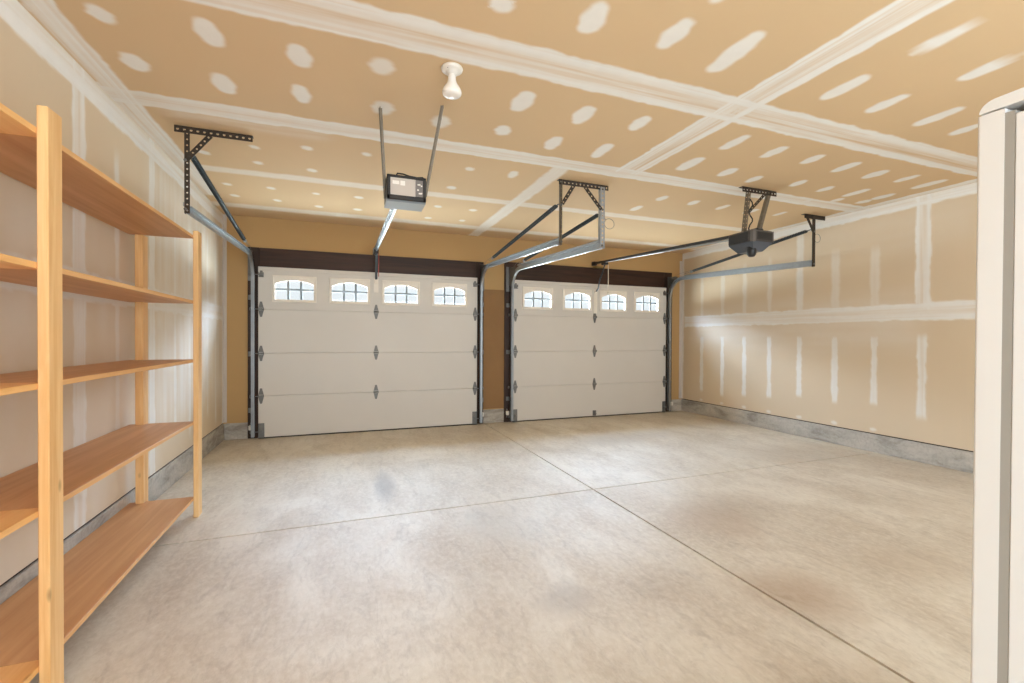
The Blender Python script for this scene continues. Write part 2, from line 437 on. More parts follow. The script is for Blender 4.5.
cp((500, 0), 1.954, [(165, 55, 205, 12), (310, 92, 372, 42), (410, 137, 515, 67), (808, 102, 910, 57), (900, 152, 1010, 113), (630, 190, 720, 152),
   (710, 217, 803, 188), (815, 243, 900, 212), (880, 262, 940, 244), (27, 215, 60, 183), (142, 241, 185, 212), (253, 253, 293, 230), (177, 305, 222, 284),
   (87, 288, 123, 270), (432, 290, 487, 266), (512, 306, 560, 288), (587, 318, 633, 305), (350, 331, 395, 309), (427, 343, 460, 331), (650, 335, 700, 319),
   (712, 347, 757, 334), (775, 355, 818, 342), (808, 368, 868, 352), (475, 355, 517, 346), (565, 363, 602, 353), (618, 374, 652, 365), (675, 383, 718, 370),
   (730, 389, 770, 379), (303, 391, 330, 384), (252, 411, 280, 403), (365, 400, 390, 393), (423, 409, 450, 401), (477, 417, 503, 409), (535, 421, 560, 414),
   (420, -2, 440, -20), (0, 18, 16, 0), (0, 262, 14, 248), (10, 346, 40, 337), (645, 395, 668, 388), (586, 397, 612, 390), (700, 397, 722, 391)])
cp((200, 0), 2.327, [(2, 45, 33, 103), (214, 107, 247, 154), (30, 172, 79, 217), (218, 197, 252, 239), (732, 253, 772, 217), (870, 279, 912, 251), (690, 18, 712, 0), (895, 70, 942, 12)])
cp((0, 0), 2.56, [(208, 7, 298, 60), (303, 135, 387, 183), (745, 115, 788, 172)])
cp((120, 90), 2.844, [(208, 168, 268, 186), (503, 158, 560, 172), (360, 158, 408, 168), (372, 202, 414, 212), (680, 178, 722, 188), (285, 263, 326, 273), (412, 275, 448, 284),
   (308, 296, 346, 305), (434, 311, 462, 318), (540, 291, 574, 299), (525, 225, 566, 233), (555, 329, 576, 334), (662, 302, 694, 309), (662, 337, 690, 343),
   (925, 274, 962, 281), (890, 329, 918, 334), (990, 339, 1016, 345), (864, 361, 888, 366), (960, 369, 986, 374), (975, 220, 1012, 228), (826, 300, 850, 306)])
for (a, b) in PATCH:
    P, Q = on_plane(*a, 2, ZC), on_plane(*b, 2, ZC)
    mx, my = (P.x+Q.x)/2, (P.y+Q.y)/2; L = min(.36, max(.07, abs(Q.y-P.y)))
    near = my < 3.3
    cb.capsule((mx-.004, my-L/2+.03), (mx+.004, my+L/2-.03), (.062 if near else .052)*random.uniform(.9, 1.12), k=.9 if near else .8, feather=.02)
for (px, py) in ((382, 67), (383, 108), (440, 122)):   # square touch-ups beside the lamp and the opener straps
    P = on_plane(px, py, 2, ZC); cb.capsule((P.x, P.y-.03), (P.x, P.y+.03), .075, k=.75, feather=.03)
crk = (cb.U < XL+.011+.004*cb.wob)*(cb.V < 3.35)*(vnoise(cb.U, cb.V, 1, 3.5, 77) > -.45)
cb.m = cb.m*(1-.8*crk)
co = cb.build('ceiling', M['ceiling'], lambda u, v: (u, v, ZC), (0, 0, .12), False)
structure(co, 'tan drywall ceiling with white taped joints and screw patches')

# ---- right wall
wr = Board(YB, YF, CURB+.012, ZC, .0125, 200)
ZT = 1.555
wr.band(0, ZT, .19, hi=6.36, k=.95, ridge=.4); wr.band(0, ZC, .22, k=.95, ridge=.3); wr.band(1, YF, .10, k=.75, ridge=.2)
wr.band(1, 2.895, .14, lo=ZT, k=.92, ridge=.45)
STUD = [5.95, 5.515, 5.10, 4.68, 4.235, 3.777, 3.343, 2.05, 1.7, 1.63, 1.2]
low = {5.95: .40, 5.515: .37, 5.10: .42, 4.68: .45, 4.235: .52, 3.777: .50, 3.343: .54}
for i, y in enumerate(STUD):
    wr.band(1, y, .075, lo=low.get(y, .5), hi=1.30, k=.78, ridge=.1, feather=.014, fade=.035)
    wr.band(1, y, .085 if y > 4.4 else .115, lo=ZT, hi=(2.33, 2.36, 2.38, 2.40, 2.66, 2.34, 2.30, 2.3, 2.3, 2.3, 2.3)[i], k=.5 if i not in (4,) else .72, ridge=.1, feather=.03, fade=.10)
    wr.capsule((y-.02, CURB+.05), (y+.02, CURB+.05), .022, k=.6)
wr.band(1, 2.895, .085, lo=.46, hi=1.31, k=.85, ridge=.3, fade=.05)
wr.wash(2.9, 6.2, 1.15, 1.75, .30, .16, 1.2, 9)
wr.wash(2.5, 5.5, 2.2, 2.62, .13, .12, 1.2, 9)
o = wr.build('wall_right', M['wall'], lambda u, v: (XR, u, v), (.12, 0, 0), False)
structure(o, 'long drywall wall on the right with white taped seam and mudded stud lines')

# ---- left wall
wl = Board(YB, YF, CURB+.012, ZC, .0125, 300)
wl.band(0, 1.545, .18, k=.8, ridge=.3); wl.band(0, ZC, .30, k=.95, ridge=.4); wl.band(1, YF, .18, k=.85, ridge=.3)
wl.band(1, 3.17, .14, k=.85, ridge=.35); wl.band(1, 4.19, .12, k=.8, ridge=.1); wl.band(1, 1.95, .13, k=.8)
for y in (3.62, 4.70, 5.10, 5.42, 5.72, 6.05):
    wl.band(1, y, .08, lo=.3+random.random()*.2, hi=2.4, k=.72, ridge=.1, feather=.03, fade=.1)
wl.wash(1.7, 4.3, .1, 1.9, .34, .2, 5, 1.2); wl.wash(4.2, 6.4, .5, 2.7, .55, .25, 13, 1.2); wl.wash(4.0, 6.3, 1.2, 1.8, .55, .2, 5, 3)
o = wl.build('wall_left', M['wall'], lambda u, v: (XL, u, v), (-.12, 0, 0), True)
structure(o, 'drywall wall on the left behind the wooden shelves')

# ---- dark sill strip added behind the drywall gap to stop light leaks
for k, (lo, hi, lb) in enumerate((((XL-.12, YB, CURB-.02), (XL-.006, YF, CURB+.03), 'dark sill strip added behind the gap between drywall and curb on the left'),
                                  ((XR+.006, YB, CURB-.02), (XR+.12, YF, CURB+.03), 'dark sill strip added behind the gap between drywall and curb on the right'))):
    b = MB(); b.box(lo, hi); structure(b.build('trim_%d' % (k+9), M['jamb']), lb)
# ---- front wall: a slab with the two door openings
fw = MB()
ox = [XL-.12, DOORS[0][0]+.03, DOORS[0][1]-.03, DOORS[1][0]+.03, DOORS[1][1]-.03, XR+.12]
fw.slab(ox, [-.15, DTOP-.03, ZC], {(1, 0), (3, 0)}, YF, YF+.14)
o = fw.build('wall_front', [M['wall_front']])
structure(o, 'bare brown drywall around and above the two garage doors')
pb = MB(); pb.box((1.957, YF-.012, CURB+.012), (2.281, YF, 1.975))
o = pb.build('trim_1', M['pier_board']); structure(o, 'darker brown board on the pier between the garage doors')
cm = MB(); cm.box((XL, YF-.004, CURB+.012), (XL+.035, YF, ZC)); cm.box((XR-.06, YF-.004, CURB+.012), (XR, YF, 2.62))
o = cm.build('trim_2', M['label_cream']); structure(o, 'corner tape strips at the ends of the front wall')

# ---- unseen back wall; its wide opening is added to let fill light in
OX0, OX1, OZ0, OZ1 = -.6, 3.9, .35, 2.35
bw = MB(); bw.slab([XL, OX0, OX1, XR], [-.15, OZ0, OZ1, ZC], {(1, 1)}, YB-.14, YB)
o = bw.build('wall_back', [M['pier_board']]); structure(o, 'unseen wall behind the camera with a wide opening added to let light in')

# ---- floor with sawn control joints (real grooves)
fl = MB(); JX, JY = 1.975, 3.309
def strips(c, lo, hi): return [(lo, 0), (c-.008, 0), (c-.0055, -.022), (c+.0055, -.022), (c+.008, 0), (hi, 0)]
xs, ys = strips(JX, XL-.02, XR+.02), strips(JY, YB-.14, YF+.5)
vs = [(x, y, min(a, b)) for y, b in ys for x, a in xs]
fl.add(vs, [(j*6+i, j*6+i+1, (j+1)*6+i+1, (j+1)*6+i) for j in range(5) for i in range(5)])
n = 6
ring = [i for i in range(6)]+[j*6+5 for j in range(1, 6)]+[30+i for i in range(4, -1, -1)]+[j*6 for j in range(4, 0, -1)]
base = len(fl.v); fl.add([(fl.v[i][0], fl.v[i][1], -.15) for i in ring], [tuple(range(len(ring)))[::-1]])
R_ = len(ring)
for k in range(R_): fl.f.append((ring[k], base+k, base+(k+1) % R_, ring[(k+1) % R_])); fl.mi.append(0); fl.sm.append(False)
for i in range(len(fl.f)-R_, len(fl.f)): fl.f[i] = fl.f[i]
o = fl.build('floor', M['floor']); structure(o, 'mottled beige concrete slab with crossing control joints')

# ---- concrete curbs under the drywall
for nm, lo, hi, lb in (('baseboard_left', (XL-.02, YB, 0), (XL+.008, YF, CURB), 'concrete curb along the foot of the left wall'),
                       ('baseboard_right', (XR-.008, YB, 0), (XR+.02, YF, CURB), 'concrete curb along the foot of the right wall'),
                       ('baseboard_front', (XL+.008, YF-.012, 0), (-1.083, YF, CURB), 'short concrete curb in the left front corner'),
                       ('baseboard_front', (1.957, YF-.016, 0), (2.281, YF, CURB), 'concrete foot of the pier between the garage doors'),
                       ('baseboard_front', (5.362, YF-.012, 0), (XR-.008, YF, CURB), 'short concrete curb in the right front corner')):
    b = MB(); b.box(lo, hi, bev=.004); structure(b.build(nm, M['curb']), lb)

# ---- dark-stained jambs and headers
TY = YF-.02
for k, (lo, hi, mt, lb) in enumerate((
        ((-1.083, TY, 0), (-.955, YF, 2.372), 'jamb', 'dark stained jamb left of the left garage door'),
        ((1.835, TY, 0), (1.957, YF, 2.372), 'jamb', 'dark stained jamb right of the left garage door'),
        ((2.281, TY, 0), (2.42, YF, 2.40), 'jamb', 'dark stained jamb left of the right garage door'),
        ((5.195, TY, 0), (5.362, YF, 2.40), 'jamb', 'dark stained jamb right of the right garage door'),
        ((-.955, TY+.002, 2.11), (1.835, YF, 2.372), 'header', 'dark stained header board above the left garage door'),
        ((2.42, TY+.002, 2.11), (5.195, YF, 2.40), 'header', 'dark stained header board above the right garage door'))):
    b = MB(); b.box(lo, hi, bev=.003); structure(b.build('trim_%d' % (k+3), M[mt]), lb)

# ------------------------------------------------------------------ garage doors
SEC = [0.012, .528, 1.057, 1.604, DTOP]
def arch_loop(cx, x, z0, z1, rise, y, n=14):
    pts = [(cx-x, y, z0), (cx+x, y, z0)]
    for k in range(n+1):
        t = k/n; a = 1-2*t
        pts.append((cx+x*a, y, z1-rise*a*a))
    return pts
def make_hinge(root, x, z, y, name='hinge', end=0):
    b = MB(); w, h = .030, .095
    yo = y-.004
    b.prism([(x-.011, yo, z+h), (x+.011, yo, z+h), (x+w, yo, z+.016), (x-w, yo, z+.016)][::-1], (0, .004, 0))
    b.prism([(x-w, yo, z-.016), (x+w, yo, z-.016), (x+.011, yo, z-h), (x-.011, yo, z-h)][::-1], (0, .004, 0))
    b.tube([(x-w-.003, y-.012, z), (x+w+.003, y-.012, z)], .011, 10)
    b.box((x-w, y-.018, z-.018), (x-w+.005, y, z+.018)); b.box((x+w-.005, y-.018, z-.018), (x+w, y, z+.018))
    for dz in (.05, -.05): b.lathe([(.0065, 0), (.0065, .004), (.003, .006), (0, .006)], (x, yo, z+dz), (0, -1, 0), 8)
    o = b.build(name, M['hinge'], root)
    if end: make_roller(o, x, z, y, end)
    return o
def make_roller(par, x, z, y, end):
    r = MB(); yy = y-.032
    r.tube([(x-.02*end, yy, z), (x+end*.115, yy, z)], .0055, 8)
    r.lathe([(0, -.006), (.02, -.006), (.023, 0), (.02, .006), (0, .006)], (x+end*.112, yy, z), (1, 0, 0), 14)
    r.box((x-.022, y-.038, z-.012), (x+.022, y-.001, z+.012))
    return r.build('roller', M['hinge'], par)

WIN = {0: (-.553, .105, .764, 1.4375), 1: (2.8055, 3.486, 4.149, 4.806)}
def garage_door(idx, x0, x1, label):
    cx = (x0+x1)/2
    root = thing('door_%d' % (idx+1), (cx, YD, 0), label, 'garage door', kind='structure')
    wins = WIN[idx]
    ws = [(x0+x1)/2]
    for k in range(4):
        b = MB(); z0, z1 = SEC[k]+.0015, SEC[k+1]-.0015
        if k < 3:
            b.box((x0, YD, z0), (x1, YD+.04, z1), bev=.004); b.box((x0, YD+.012, z1-.006), (x1, YD+.03, z1+.005))
        else:
            xs = [x0]; holes = set()
            for i, c in enumerate(wins): xs += [c-.232, c+.232]; holes.add((1+2*i, 1))
            b.slab(xs+[x1], [z0, 1.722, 1.984, z1], holes, YD, YD+.04)
            b.box((x0+.004, YD-.012, z1-.05), (x1-.004, YD, z1-.006), bev=.004)       # stiffening rail along the top edge
        s = b.build('door_section', M['door'], root)
        st = MB()
        if k < 3:
            for zz in (z0+.045, z1-.045): st.box((x0+.07, YD-.0012, zz-.002), (x1-.07, YD+.001, zz+.002))
            st.build('pressed_rib', M['door'], s)
    for i, c in enumerate(wins):
        b = MB(); n = 14
        L = [arch_loop(c, .253, 1.699, 2.034, 0, YD, n), arch_loop(c, .253, 1.699, 2.034, 0, YD-.016, n), arch_loop(c, .243, 1.709, 2.024, 0, YD-.020, n),
             arch_loop(c, .231, 1.722, 2.000, .025, YD-.013, n), arch_loop(c, .220, 1.733, 1.974, .052, YD-.012, n), arch_loop(c, .220, 1.733, 1.974, .052, YD-.001, n), arch_loop(c, .229, 1.724, 1.982, .04, YD+.03, n)]
        m = len(L[0]); vs = [p for l in L for p in l]; fs = []
        for a in range(len(L)-1):
            for k in range(m): fs.append((a*m+k, a*m+(k+1) % m, (a+1)*m+(k+1) % m, (a+1)*m+k))
        b.add(vs, fs)
        f = b.build('window_frame', M['door_trim'], root)
        g = MB(); g.prism(arch_loop(c, .224, 1.729, 1.978, .052, YD-.009, n), (0, .004, 0)); g.build('pane', M['glass'], f)
        mu = MB()
        for dx in (-.0735, .0735): mu.box((c+dx-.0145, YD-.004, 1.729), (c+dx+.0145, YD+.006, 1.972), bev=.002)
        mu.box((c-.222, YD-.003, 1.845), (c+.222, YD+.005, 1.873), bev=.002)
        mu.build('muntin', M['muntin'], f)
    for z in SEC[1:4]:
        make_hinge(root, x0+.032, z, YD, end=-1); make_hinge(root, x1-.032, z, YD, end=1); make_hinge(root, cx-.005, z, YD)
    for sx, e in ((x0+.035, -1), (x1-.035, 1)):
        b = MB(); yo = YD-.004       # top roller bracket and bottom corner bracket
        b.prism([(sx-.012, yo, 2.085), (sx+.012, yo, 2.085), (sx+.028, yo, 2.0), (sx-.028, yo, 2.0)][::-1], (0, .004, 0))
        b.box((sx-.028, YD-.035, 2.0), (sx+.028, YD, 2.006)); b.box((sx-.028, YD-.03, 2.02), (sx-.023, YD, 2.06)); b.box((sx+.023, YD-.03, 2.02), (sx+.028, YD, 2.06))
        t = b.build('top_bracket', M['hinge'], root); make_roller(t, sx, 2.03, YD, e)
        b = MB(); b.box((sx-.034, YD-.005, .014), (sx+.034, YD, .19), bev=.002); b.box((sx-.034, YD-.04, .014), (sx+.034, YD, .02)); b.box((sx-.012, YD-.03, .07), (sx+.012, YD-.004, .11), bev=.003)
        t = b.build('bottom_bracket', M['hinge'], root); make_roller(t, sx, .09, YD, e)
    b = MB(); b.box((x0, YD-.002, 0), (x1, YD+.046, .0125), bev=.004); b.build('bottom_seal', M['rubber'], root, 'black rubber bottom seal')
    if idx == 1:
        b = MB(); b.box((cx-.032, YD-.006, .02), (cx+.032, YD, .105), bev=.002); b.tube([(cx-.02, YD-.006, .05), (cx-.02, YD-.03, .055), (cx+.02, YD-.03, .055), (cx+.02, YD-.006, .05)], .006, 8)
        b.build('lift_handle', M['hinge'], root)
    return root
garage_door(0, *DOORS[0], 'left white sectional garage door with four small arched windows')
garage_door(1, *DOORS[1], 'right white sectional garage door with four small arched windows')

# ------------------------------------------------------------------ tracks
YV = YD-.035                     # rollers run here
ZTF, ZTR, YTR = 2.255, 2.165, 3.85
def make_track(x, sgn, label):
    """x: track web; sgn: direction the channel opens (towards the door)"""
    root = thing('garage_door_track', (x, YV, 0), label, 'door track', 'roller tracks of the garage doors')
    R = .30; path = [(x, YV, .03), (x, YV, 1.0), (x, YV, ZTF-R)]
    for k in range(1, 13):
        a = k/12*PI/2*.985; path.append((x, YV-R*(1-math.cos(a)), ZTF-R+R*math.sin(a)))
    ye = path[-1][1]; ze = path[-1][2]
    xr = XREAR.get(x, x); path += [((x+xr)/2, (ye+YTR)/2, (ze+ZTR)/2), (xr, YTR, ZTR)]
    t = .0035; h = .027; w = .034
    prof = [(0, -h), (w*sgn, -h), (w*sgn, -h+.010), ((w-t)*sgn, -h+.010), ((w-t)*sgn, -h+t), (t*sgn, -h+t), (t*sgn, h-t), ((w-t)*sgn, h-t), ((w-t)*sgn, h-.010), (w*sgn, h-.010), (w*sgn, h), (0, h)]
    b = MB(); b.sweep(prof, path, (1, 0, 0)); b.build('rail', M['galv'], root)
    # stiffening angle riding on the level run
    b = MB(); p, q = Vector((x, ye-.02, ze+.0272)), Vector((xr, YTR+.0, ZTR+.0272))
    b.bar(p+Vector((-.004*sgn, 0, .0018)), q+Vector((-.004*sgn, 0, .0018)), .036, .003, (1, 0, 0)); b.bar(p+Vector((-.02*sgn, 0, .014)), q+Vector((-.02*sgn, 0, .014)), .026, .003, (0, 0, 1))
    b.build('stiffener_angle', M['galv'], root)
    for z in (.35, 1.05, 1.75):
        b = MB(); xo = x-.002*sgn
        b.box((min(x, x-.004*sgn), YV-.02, z-.03), (max(x, x-.004*sgn), TY-.003, z+.03)); b.box((min(x, x-.045*sgn), TY-.004, z-.03), (max(x, x-.045*sgn), TY, z+.03))
        b.lathe([(.007, 0), (.007, .005), (0, .006)], (x-.028*sgn, TY-.004, z), (0, -1, 0), 8)
        b.build('jamb_bracket', M['hinge'], root)
    b = MB(); xo = x-.005*sgn                      # flag bracket at the bend
    b.prism([(xo, TY, ZTF+.07), (xo, TY, ZTF-.30), (xo, YV-.015, ZTF-.30), (xo, YV-.015, ZTF-.18), (xo, YV-.17, ZTF-.03), (xo, YV-.17, ZTF+.045)], (.004*sgn, 0, 0))
    b.box((min(xo, xo-.045*sgn), TY-.004, ZTF-.30), (max(xo, xo-.045*sgn), TY, ZTF+.07))
    b.build('flag_bracket', M['hinge'], root)
    TRACKS[x] = root
    return root
TRACKS = {}
TX = (-1.032, 1.915, 2.358, 5.265)
XREAR = {5.265: 5.29}
make_track(TX[0], 1, 'roller track at the left edge of the left garage door')
make_track(TX[1], -1, 'roller track at the right edge of the left garage door')
make_track(TX[2], 1, 'roller track at the left edge of the right garage door')
make_track(TX[3], -1, 'roller track at the right edge of the right garage door')

# ------------------------------------------------------------------ hangers for the rear of the tracks
YH = YTR-.02
def flange(b, p, q, side, w, t=.003, holes=True, pitch=.042):
    b.perf(p, q, side, w, t, pitch, w*.20) if holes else b.bar(p, q, w, t, side)
def perf_angle(name, root, p, q, up, out, w=.036, mt='angle', pitch=.042):
    """angle iron with holes from p to q; legs along 'up' (seen side) and 'out'"""
    p, q, up, out = Vector(p), Vector(q), Vector(up), Vector(out); b = MB()
    flange(b, p+up*w/2, q+up*w/2, up, w, pitch=pitch); flange(b, p+out*w/2, q+out*w/2, out, w, pitch=pitch)
    return b.build(name, M[mt], root)
def bolt(name, root, p, ax=(0, -1, 0), r=.011):
    b = MB(); b.lathe([(0, -.006), (r, -.006), (r, .004), (r*.5, .005), (r*.5, .012), (0, .012)], p, ax, 6); return b.build(name, M['hinge'], root)

def hanger_left():
    root = thing('track_hanger', (TX[0], YH, ZC), 'long perforated ceiling angle holding up the leftmost door track', 'track hanger')
    perf_angle('ceiling_angle', root, (-1.10, YH, ZC-.0016), (-.615, YH, ZC-.0016), (0, 0, -1), (0, 1, 0), .046)
    perf_angle('drop_strap', root, (TX[0]-.006, YH-.004, ZC-.03), (TX[0]-.006, YH-.004, ZTR-.03), (1, 0, 0), (0, 1, 0), .032)
    b = MB(); flange(b, (-.88, YH-.006, ZC-.045), (TX[0]+.01, YH-.006, ZC-.23), (0, 0, 1), .036); b.build('brace', M['angle'], root)
    bolt('bolt', root, (TX[0], YH-.008, ZC-.24)); bolt('bolt', root, (TX[0], YH-.008, ZTR)); return root
def hanger_middle():
    root = thing('track_hanger', (2.13, YH, ZC), 'wide frame of angle iron on the ceiling between the two doors', 'track hanger')
    perf_angle('ceiling_angle', root, (1.90, YH, ZC-.0016), (2.435, YH, ZC-.0016), (0, 0, -1), (0, 1, 0), .046)
    b = MB(); flange(b, (TX[1]+.01, YH-.004, ZC-.02), (TX[1]+.01, YH-.004, ZTR-.03), (0, 1, 0), .032); b.bar((TX[1]+.004, YH+.012, ZC-.02), (TX[1]+.004, YH+.012, ZTR-.03), .022, .003, (1, 0, 0)); b.build('drop_strap', M['strap'], root)
    b = MB(); flange(b, (TX[2]+.012, YH-.004, ZC-.02), (TX[2]+.012, YH-.004, ZTR-.03), (1, 0, 0), .05); b.bar((TX[2]-.012, YH+.014, ZC-.02), (TX[2]-.012, YH+.014, ZTR-.03), .036, .003, (0, 1, 0)); b.build('drop_strap', M['galv'], root)
    for a, c in (((2.055, YH-.006, ZC-.04), (TX[1]+.018, YH-.006, ZC-.23)), ((2.17, YH-.006, ZC-.04), (TX[2]-.004, YH-.006, ZC-.24))):
        b = MB(); flange(b, a, c, (0, 0, 1) if 0 else (1, 0, 0), .036); b.build('brace', M['angle'], root)
    for x in TX[1:3]: bolt('bolt', root, (x+.008, YH-.012, ZTR)); bolt('bolt', root, (x+.008, YH-.012, ZC-.24))
    return root
def hanger_right():
    root = thing('track_hanger', (TX[3], YH, ZC), 'short dark ceiling plate holding up the rightmost door track', 'track hanger')
    b = MB(); b.box((5.13, YH-.003, ZC-.05), (5.48, YH+.001, ZC)); b.box((5.13, YH+.001, ZC-.004), (5.48, YH+.045, ZC)); b.build('ceiling_angle', M['angle'], root)
    b = MB(); b.bar((5.288, YH-.004, ZC-.003), (5.288, YH-.004, ZTR-.03), .042, .004, (1, 0, 0)); b.bar((5.307, YH+.014, ZC-.003), (5.307, YH+.014, ZTR-.03), .036, .004, (0, 1, 0)); b.build('drop_strap', M['angle'], root)
    b = MB(); b.bar((5.165, YH-.006, ZC-.035), (5.28, YH-.006, ZC-.21), .036, .004, (1, 0, 0)); b.build('brace', M['angle'], root)
    bolt('bolt', root, (5.288, YH-.008, ZC-.2)); bolt('bolt', root, (5.288, YH-.008, ZTR)); return root
hanger_left(); hanger_middle(); hanger_right()

# ------------------------------------------------------------------ extension springs
def make_spring(x, za, label, loop=0):
    p = Vector((x, YH+.03, za)); q = Vector((x, 6.02, ZTF+.07)); d = (q-p).normalized(); L = (q-p).length
    root = thing('extension_spring', p, label, 'spring', 'stretched springs above the door tracks')
    e = p+d*(L*.90); u = d.orthogonal().normalized(); w = d.cross(u)
    turns = 90; pts = [p+d*.05+(e-p-d*.05)*(k/(turns*7))+(u*math.cos(2*PI*k/7)+w*math.sin(2*PI*k/7))*.0165 for k in range(turns*7+1)]
    b = MB(); b.tube(pts, .0062, 5)
    b.tube([p+d*.05, p+d*.3, e], .0125, 10)          # coils sit closed, so no daylight between them
    b.tube([p, p+d*.06], .006, 8)
    b.build('coil', M['spring'], root)
    b = MB(); b.lathe([(0, -.009), (.024, -.009), (.019, -.003), (.019, .003), (.024, .009), (0, .009)], e+d*.045, (1, 0, 0), 18)
    pl = b.build('pulley', M['galv'], root)
    b = MB()
    for s in (-.013, .013): b.bar(e-d*.01+Vector((s, 0, 0)), e+d*.055+Vector((s, 0, 0)), .02, .003, (0, 0, 1))
    b.tube([e+d*.045-Vector((.018, 0, 0)), e+d*.045+Vector((.018, 0, 0))], .006, 8)
    b.build('pulley_fork', M['galv'], pl)
    b = MB(); b.tube([e+d*.06, q-d*.02, q], .0028, 6); b.tube([e+d*.06+Vector((0, 0, .02)), q+Vector((0, .1, .02)), q+Vector((0, YV-.05-q.y, -.02)), (x, YV-.03, 1.7), (x, YV-.03, .12)], .0022, 6)
    b.build('lift_cable', M['hinge'], TRACKS[min(TRACKS, key=lambda k: abs(k-x))])
    if loop:
        c = p+Vector((loop*.085, -.02, -.10)); n = 20
        b = MB(); b.tube([p]+[c+Vector((math.cos(a+PI*.75)*.055*loop, 0, math.sin(a+PI*.75)*.05)) for a in [k/n*2*PI for k in range(n+1)]], .0028, 6); b.build('safety_cable_loop', M['hinge'], root)
    return root
make_spring(TX[0]+.014, 2.585, 'dark stretched spring sloping above the leftmost door track')
make_spring(TX[1]-.004, 2.525, 'dark stretched spring above the track at the right of the left door')
make_spring(TX[2]+.012, 2.485, 'dark stretched spring with a loose cable loop between the doors', 1)
make_spring(TX[3]+.012, 2.58, 'dark stretched spring with cable loop beside the right wall', 1)

# ------------------------------------------------------------------ opener of the left door
def opener_left():
    root = thing('garage_door_opener', (.40, 3.17, 2.1), 'boxy black opener with cream sticker hanging before the left door', 'garage door opener')
    x0, x1, y0, y1, z0, z1 = .275, .528, 3.05, 3.25, 2.165, 2.325
    b = MB(); b.box((x0, y0, z0), (x1, y1, z1), bev=.012); 
    for (lo, hi) in (((x0, y0-.008, z0), (x0+.022, y0+.01, z1)), ((x1-.022, y0-.008, z0), (x1, y0+.01, z1)), ((x0, y0-.008, z1-.018), (x1, y0+.01, z1)), ((x0, y0-.008, z0), (x1, y0+.01, z0+.03))): b.box(lo, hi, bev=.004)
    h = b.build('motor_housing', M['black'], root)
    b = MB(); b.box((x0+.022, y0-.003, z0+.03), (x1-.07, y0+.001, z1-.018)); b.build('sticker', M['label_cream'], h, 'cream paper sticker')
    b = MB(); b.box((x0+.085, y0-.0045, z0+.095), (x0+.115, y0-.002, z0+.125)); b.box((x0+.035, y0-.0045, z0+.1), (x0+.078, y0-.002, z0+.122)); b.build('sticker', M['label_white'], h, 'small white label')
    b = MB(); b.box((x1-.07, y0-.006, z0+.032), (x1-.022, y0, z1-.02))
    b.build('control_panel', M['label_grey'], h)
    for dx, dz, w in ((-.058, .105, .02), (-.036, .098, .01), (-.06, .07, .012), (-.05, .048, .022), (-.034, .05, .008)):
        b = MB(); b.box((x1+dx, y0-.010, z0+dz), (x1+dx+w, y0-.005, z0+dz+.010), bev=.002); b.build('button', M['label_white'], h)
    b = MB(); poly = [(x0, y0+.004, z0+.004), (x0, y0+.02, z0-.008), (x0, y1-.012, z0-.012), (x0, y1, z0+.004)]
    b.prism(poly, (x1-x0, 0, 0)); b.build('light_cover', M['opener_blue'], root, 'blue grey light cover')
    r0, r1 = Vector((.415, 3.30, 2.338)), Vector((.428, 6.345, 2.42))
    b = MB(); b.bar(r0-Vector((0, .06, .004)), r1, .034, .028, (1, 0, 0)); b.bar(r0+Vector((0, 0, -.022)), r1+Vector((0, 0, -.022)), .018, .014, (1, 0, 0))
    b.build('rail', M['galv'], root)
    b = MB(); b.tube([r0+Vector((-.027, 0, -.004)), r1+Vector((-.027, 0, -.004))], .006, 6); b.build('chain', M['spring'], root)
    b = MB(); b.box((.395, 6.325, 2.375), (.455, YF, 2.455), bev=.004); b.lathe([(0, -.016), (.022, -.016), (.022, .016), (0, .016)], (.425, 6.30, 2.41), (1, 0, 0), 14); b.build('header_bracket', M['opener_blue'], root)
    b = MB(); b.box((.40, 6.17, 2.36), (.455, 6.26, 2.41), bev=.004); tr = b.build('trolley', M['black'], root)
    b = MB(); b.bar((.432, 6.23, 2.375), (.436, 6.345, 2.01), .03, .006, (1, 0, 0)); b.build('door_arm', M['spring'], root)
    b = MB(); b.box((.415, YD-.035, 1.985), (.455, YD-.012, 2.035), bev=.003); b.box((.405, YD-.01, 1.86), (.465, YD, 2.05), bev=.002); b.build('door_bracket', M['door_trim'], root)
    b = MB(); b.tube([(.458, 6.21, 2.365), (.459, 6.215, 2.25), (.457, 6.215, 2.14), (.458, 6.215, 2.06)], .0045, 6); b.build('release_cord', M['rope_red'], root, 'thin red release cord')
    b = MB(); b.tube([(.33, y0+.06, z1-.004), (.345, y0+.03, z1+.022), (.38, y0+.02, z1+.018), (.42, y0+.03, z1+.012), (.47, y0+.02, z1+.004), (.51, y0+.02, z1+.010), (.519, y0+.03, z1+.004)], .005, 8); b.build('wire', M['rubber'], root)
    # the two punched straps it hangs by
    hg = thing('opener_strap', (.231, 3.056, ZC), 'left one of two punched straps from ceiling to the boxy left opener', 'strap', 'straps holding the left opener')
    b = MB(); flange(b, (.231, 3.056, ZC), (x0-.003, y0+.10, z1-.13), (0, -1, .0), .022, .004, True, .026); b.bar((.2345, 3.056+.012, ZC), (x0+.0005, y0+.112, z1-.13), .022, .003, (1, 0, 0)); b.build('punched_angle', M['strap'], hg); bolt('bolt', hg, (x0-.006, y0+.09, z1-.06), (-1, 0, 0), .008)
    hg = thing('opener_strap', (.606, 2.885, ZC), 'right one of two punched straps from ceiling to the boxy left opener', 'strap', 'straps holding the left opener')
    b = MB(); flange(b, (.606, 2.885, ZC), (x1+.003, y0+.06, z1-.10), (0, -1, 0), .022, .004, True, .026); b.bar((.604, 2.885+.012, ZC), (x1+.0065, y0+.072, z1-.10), .022, .003, (1, 0, 0)); b.build('punched_angle', M['strap'], hg); bolt('bolt', hg, (x1+.006, y0+.05, z1-.05), (1, 0, 0), .008)
opener_left()

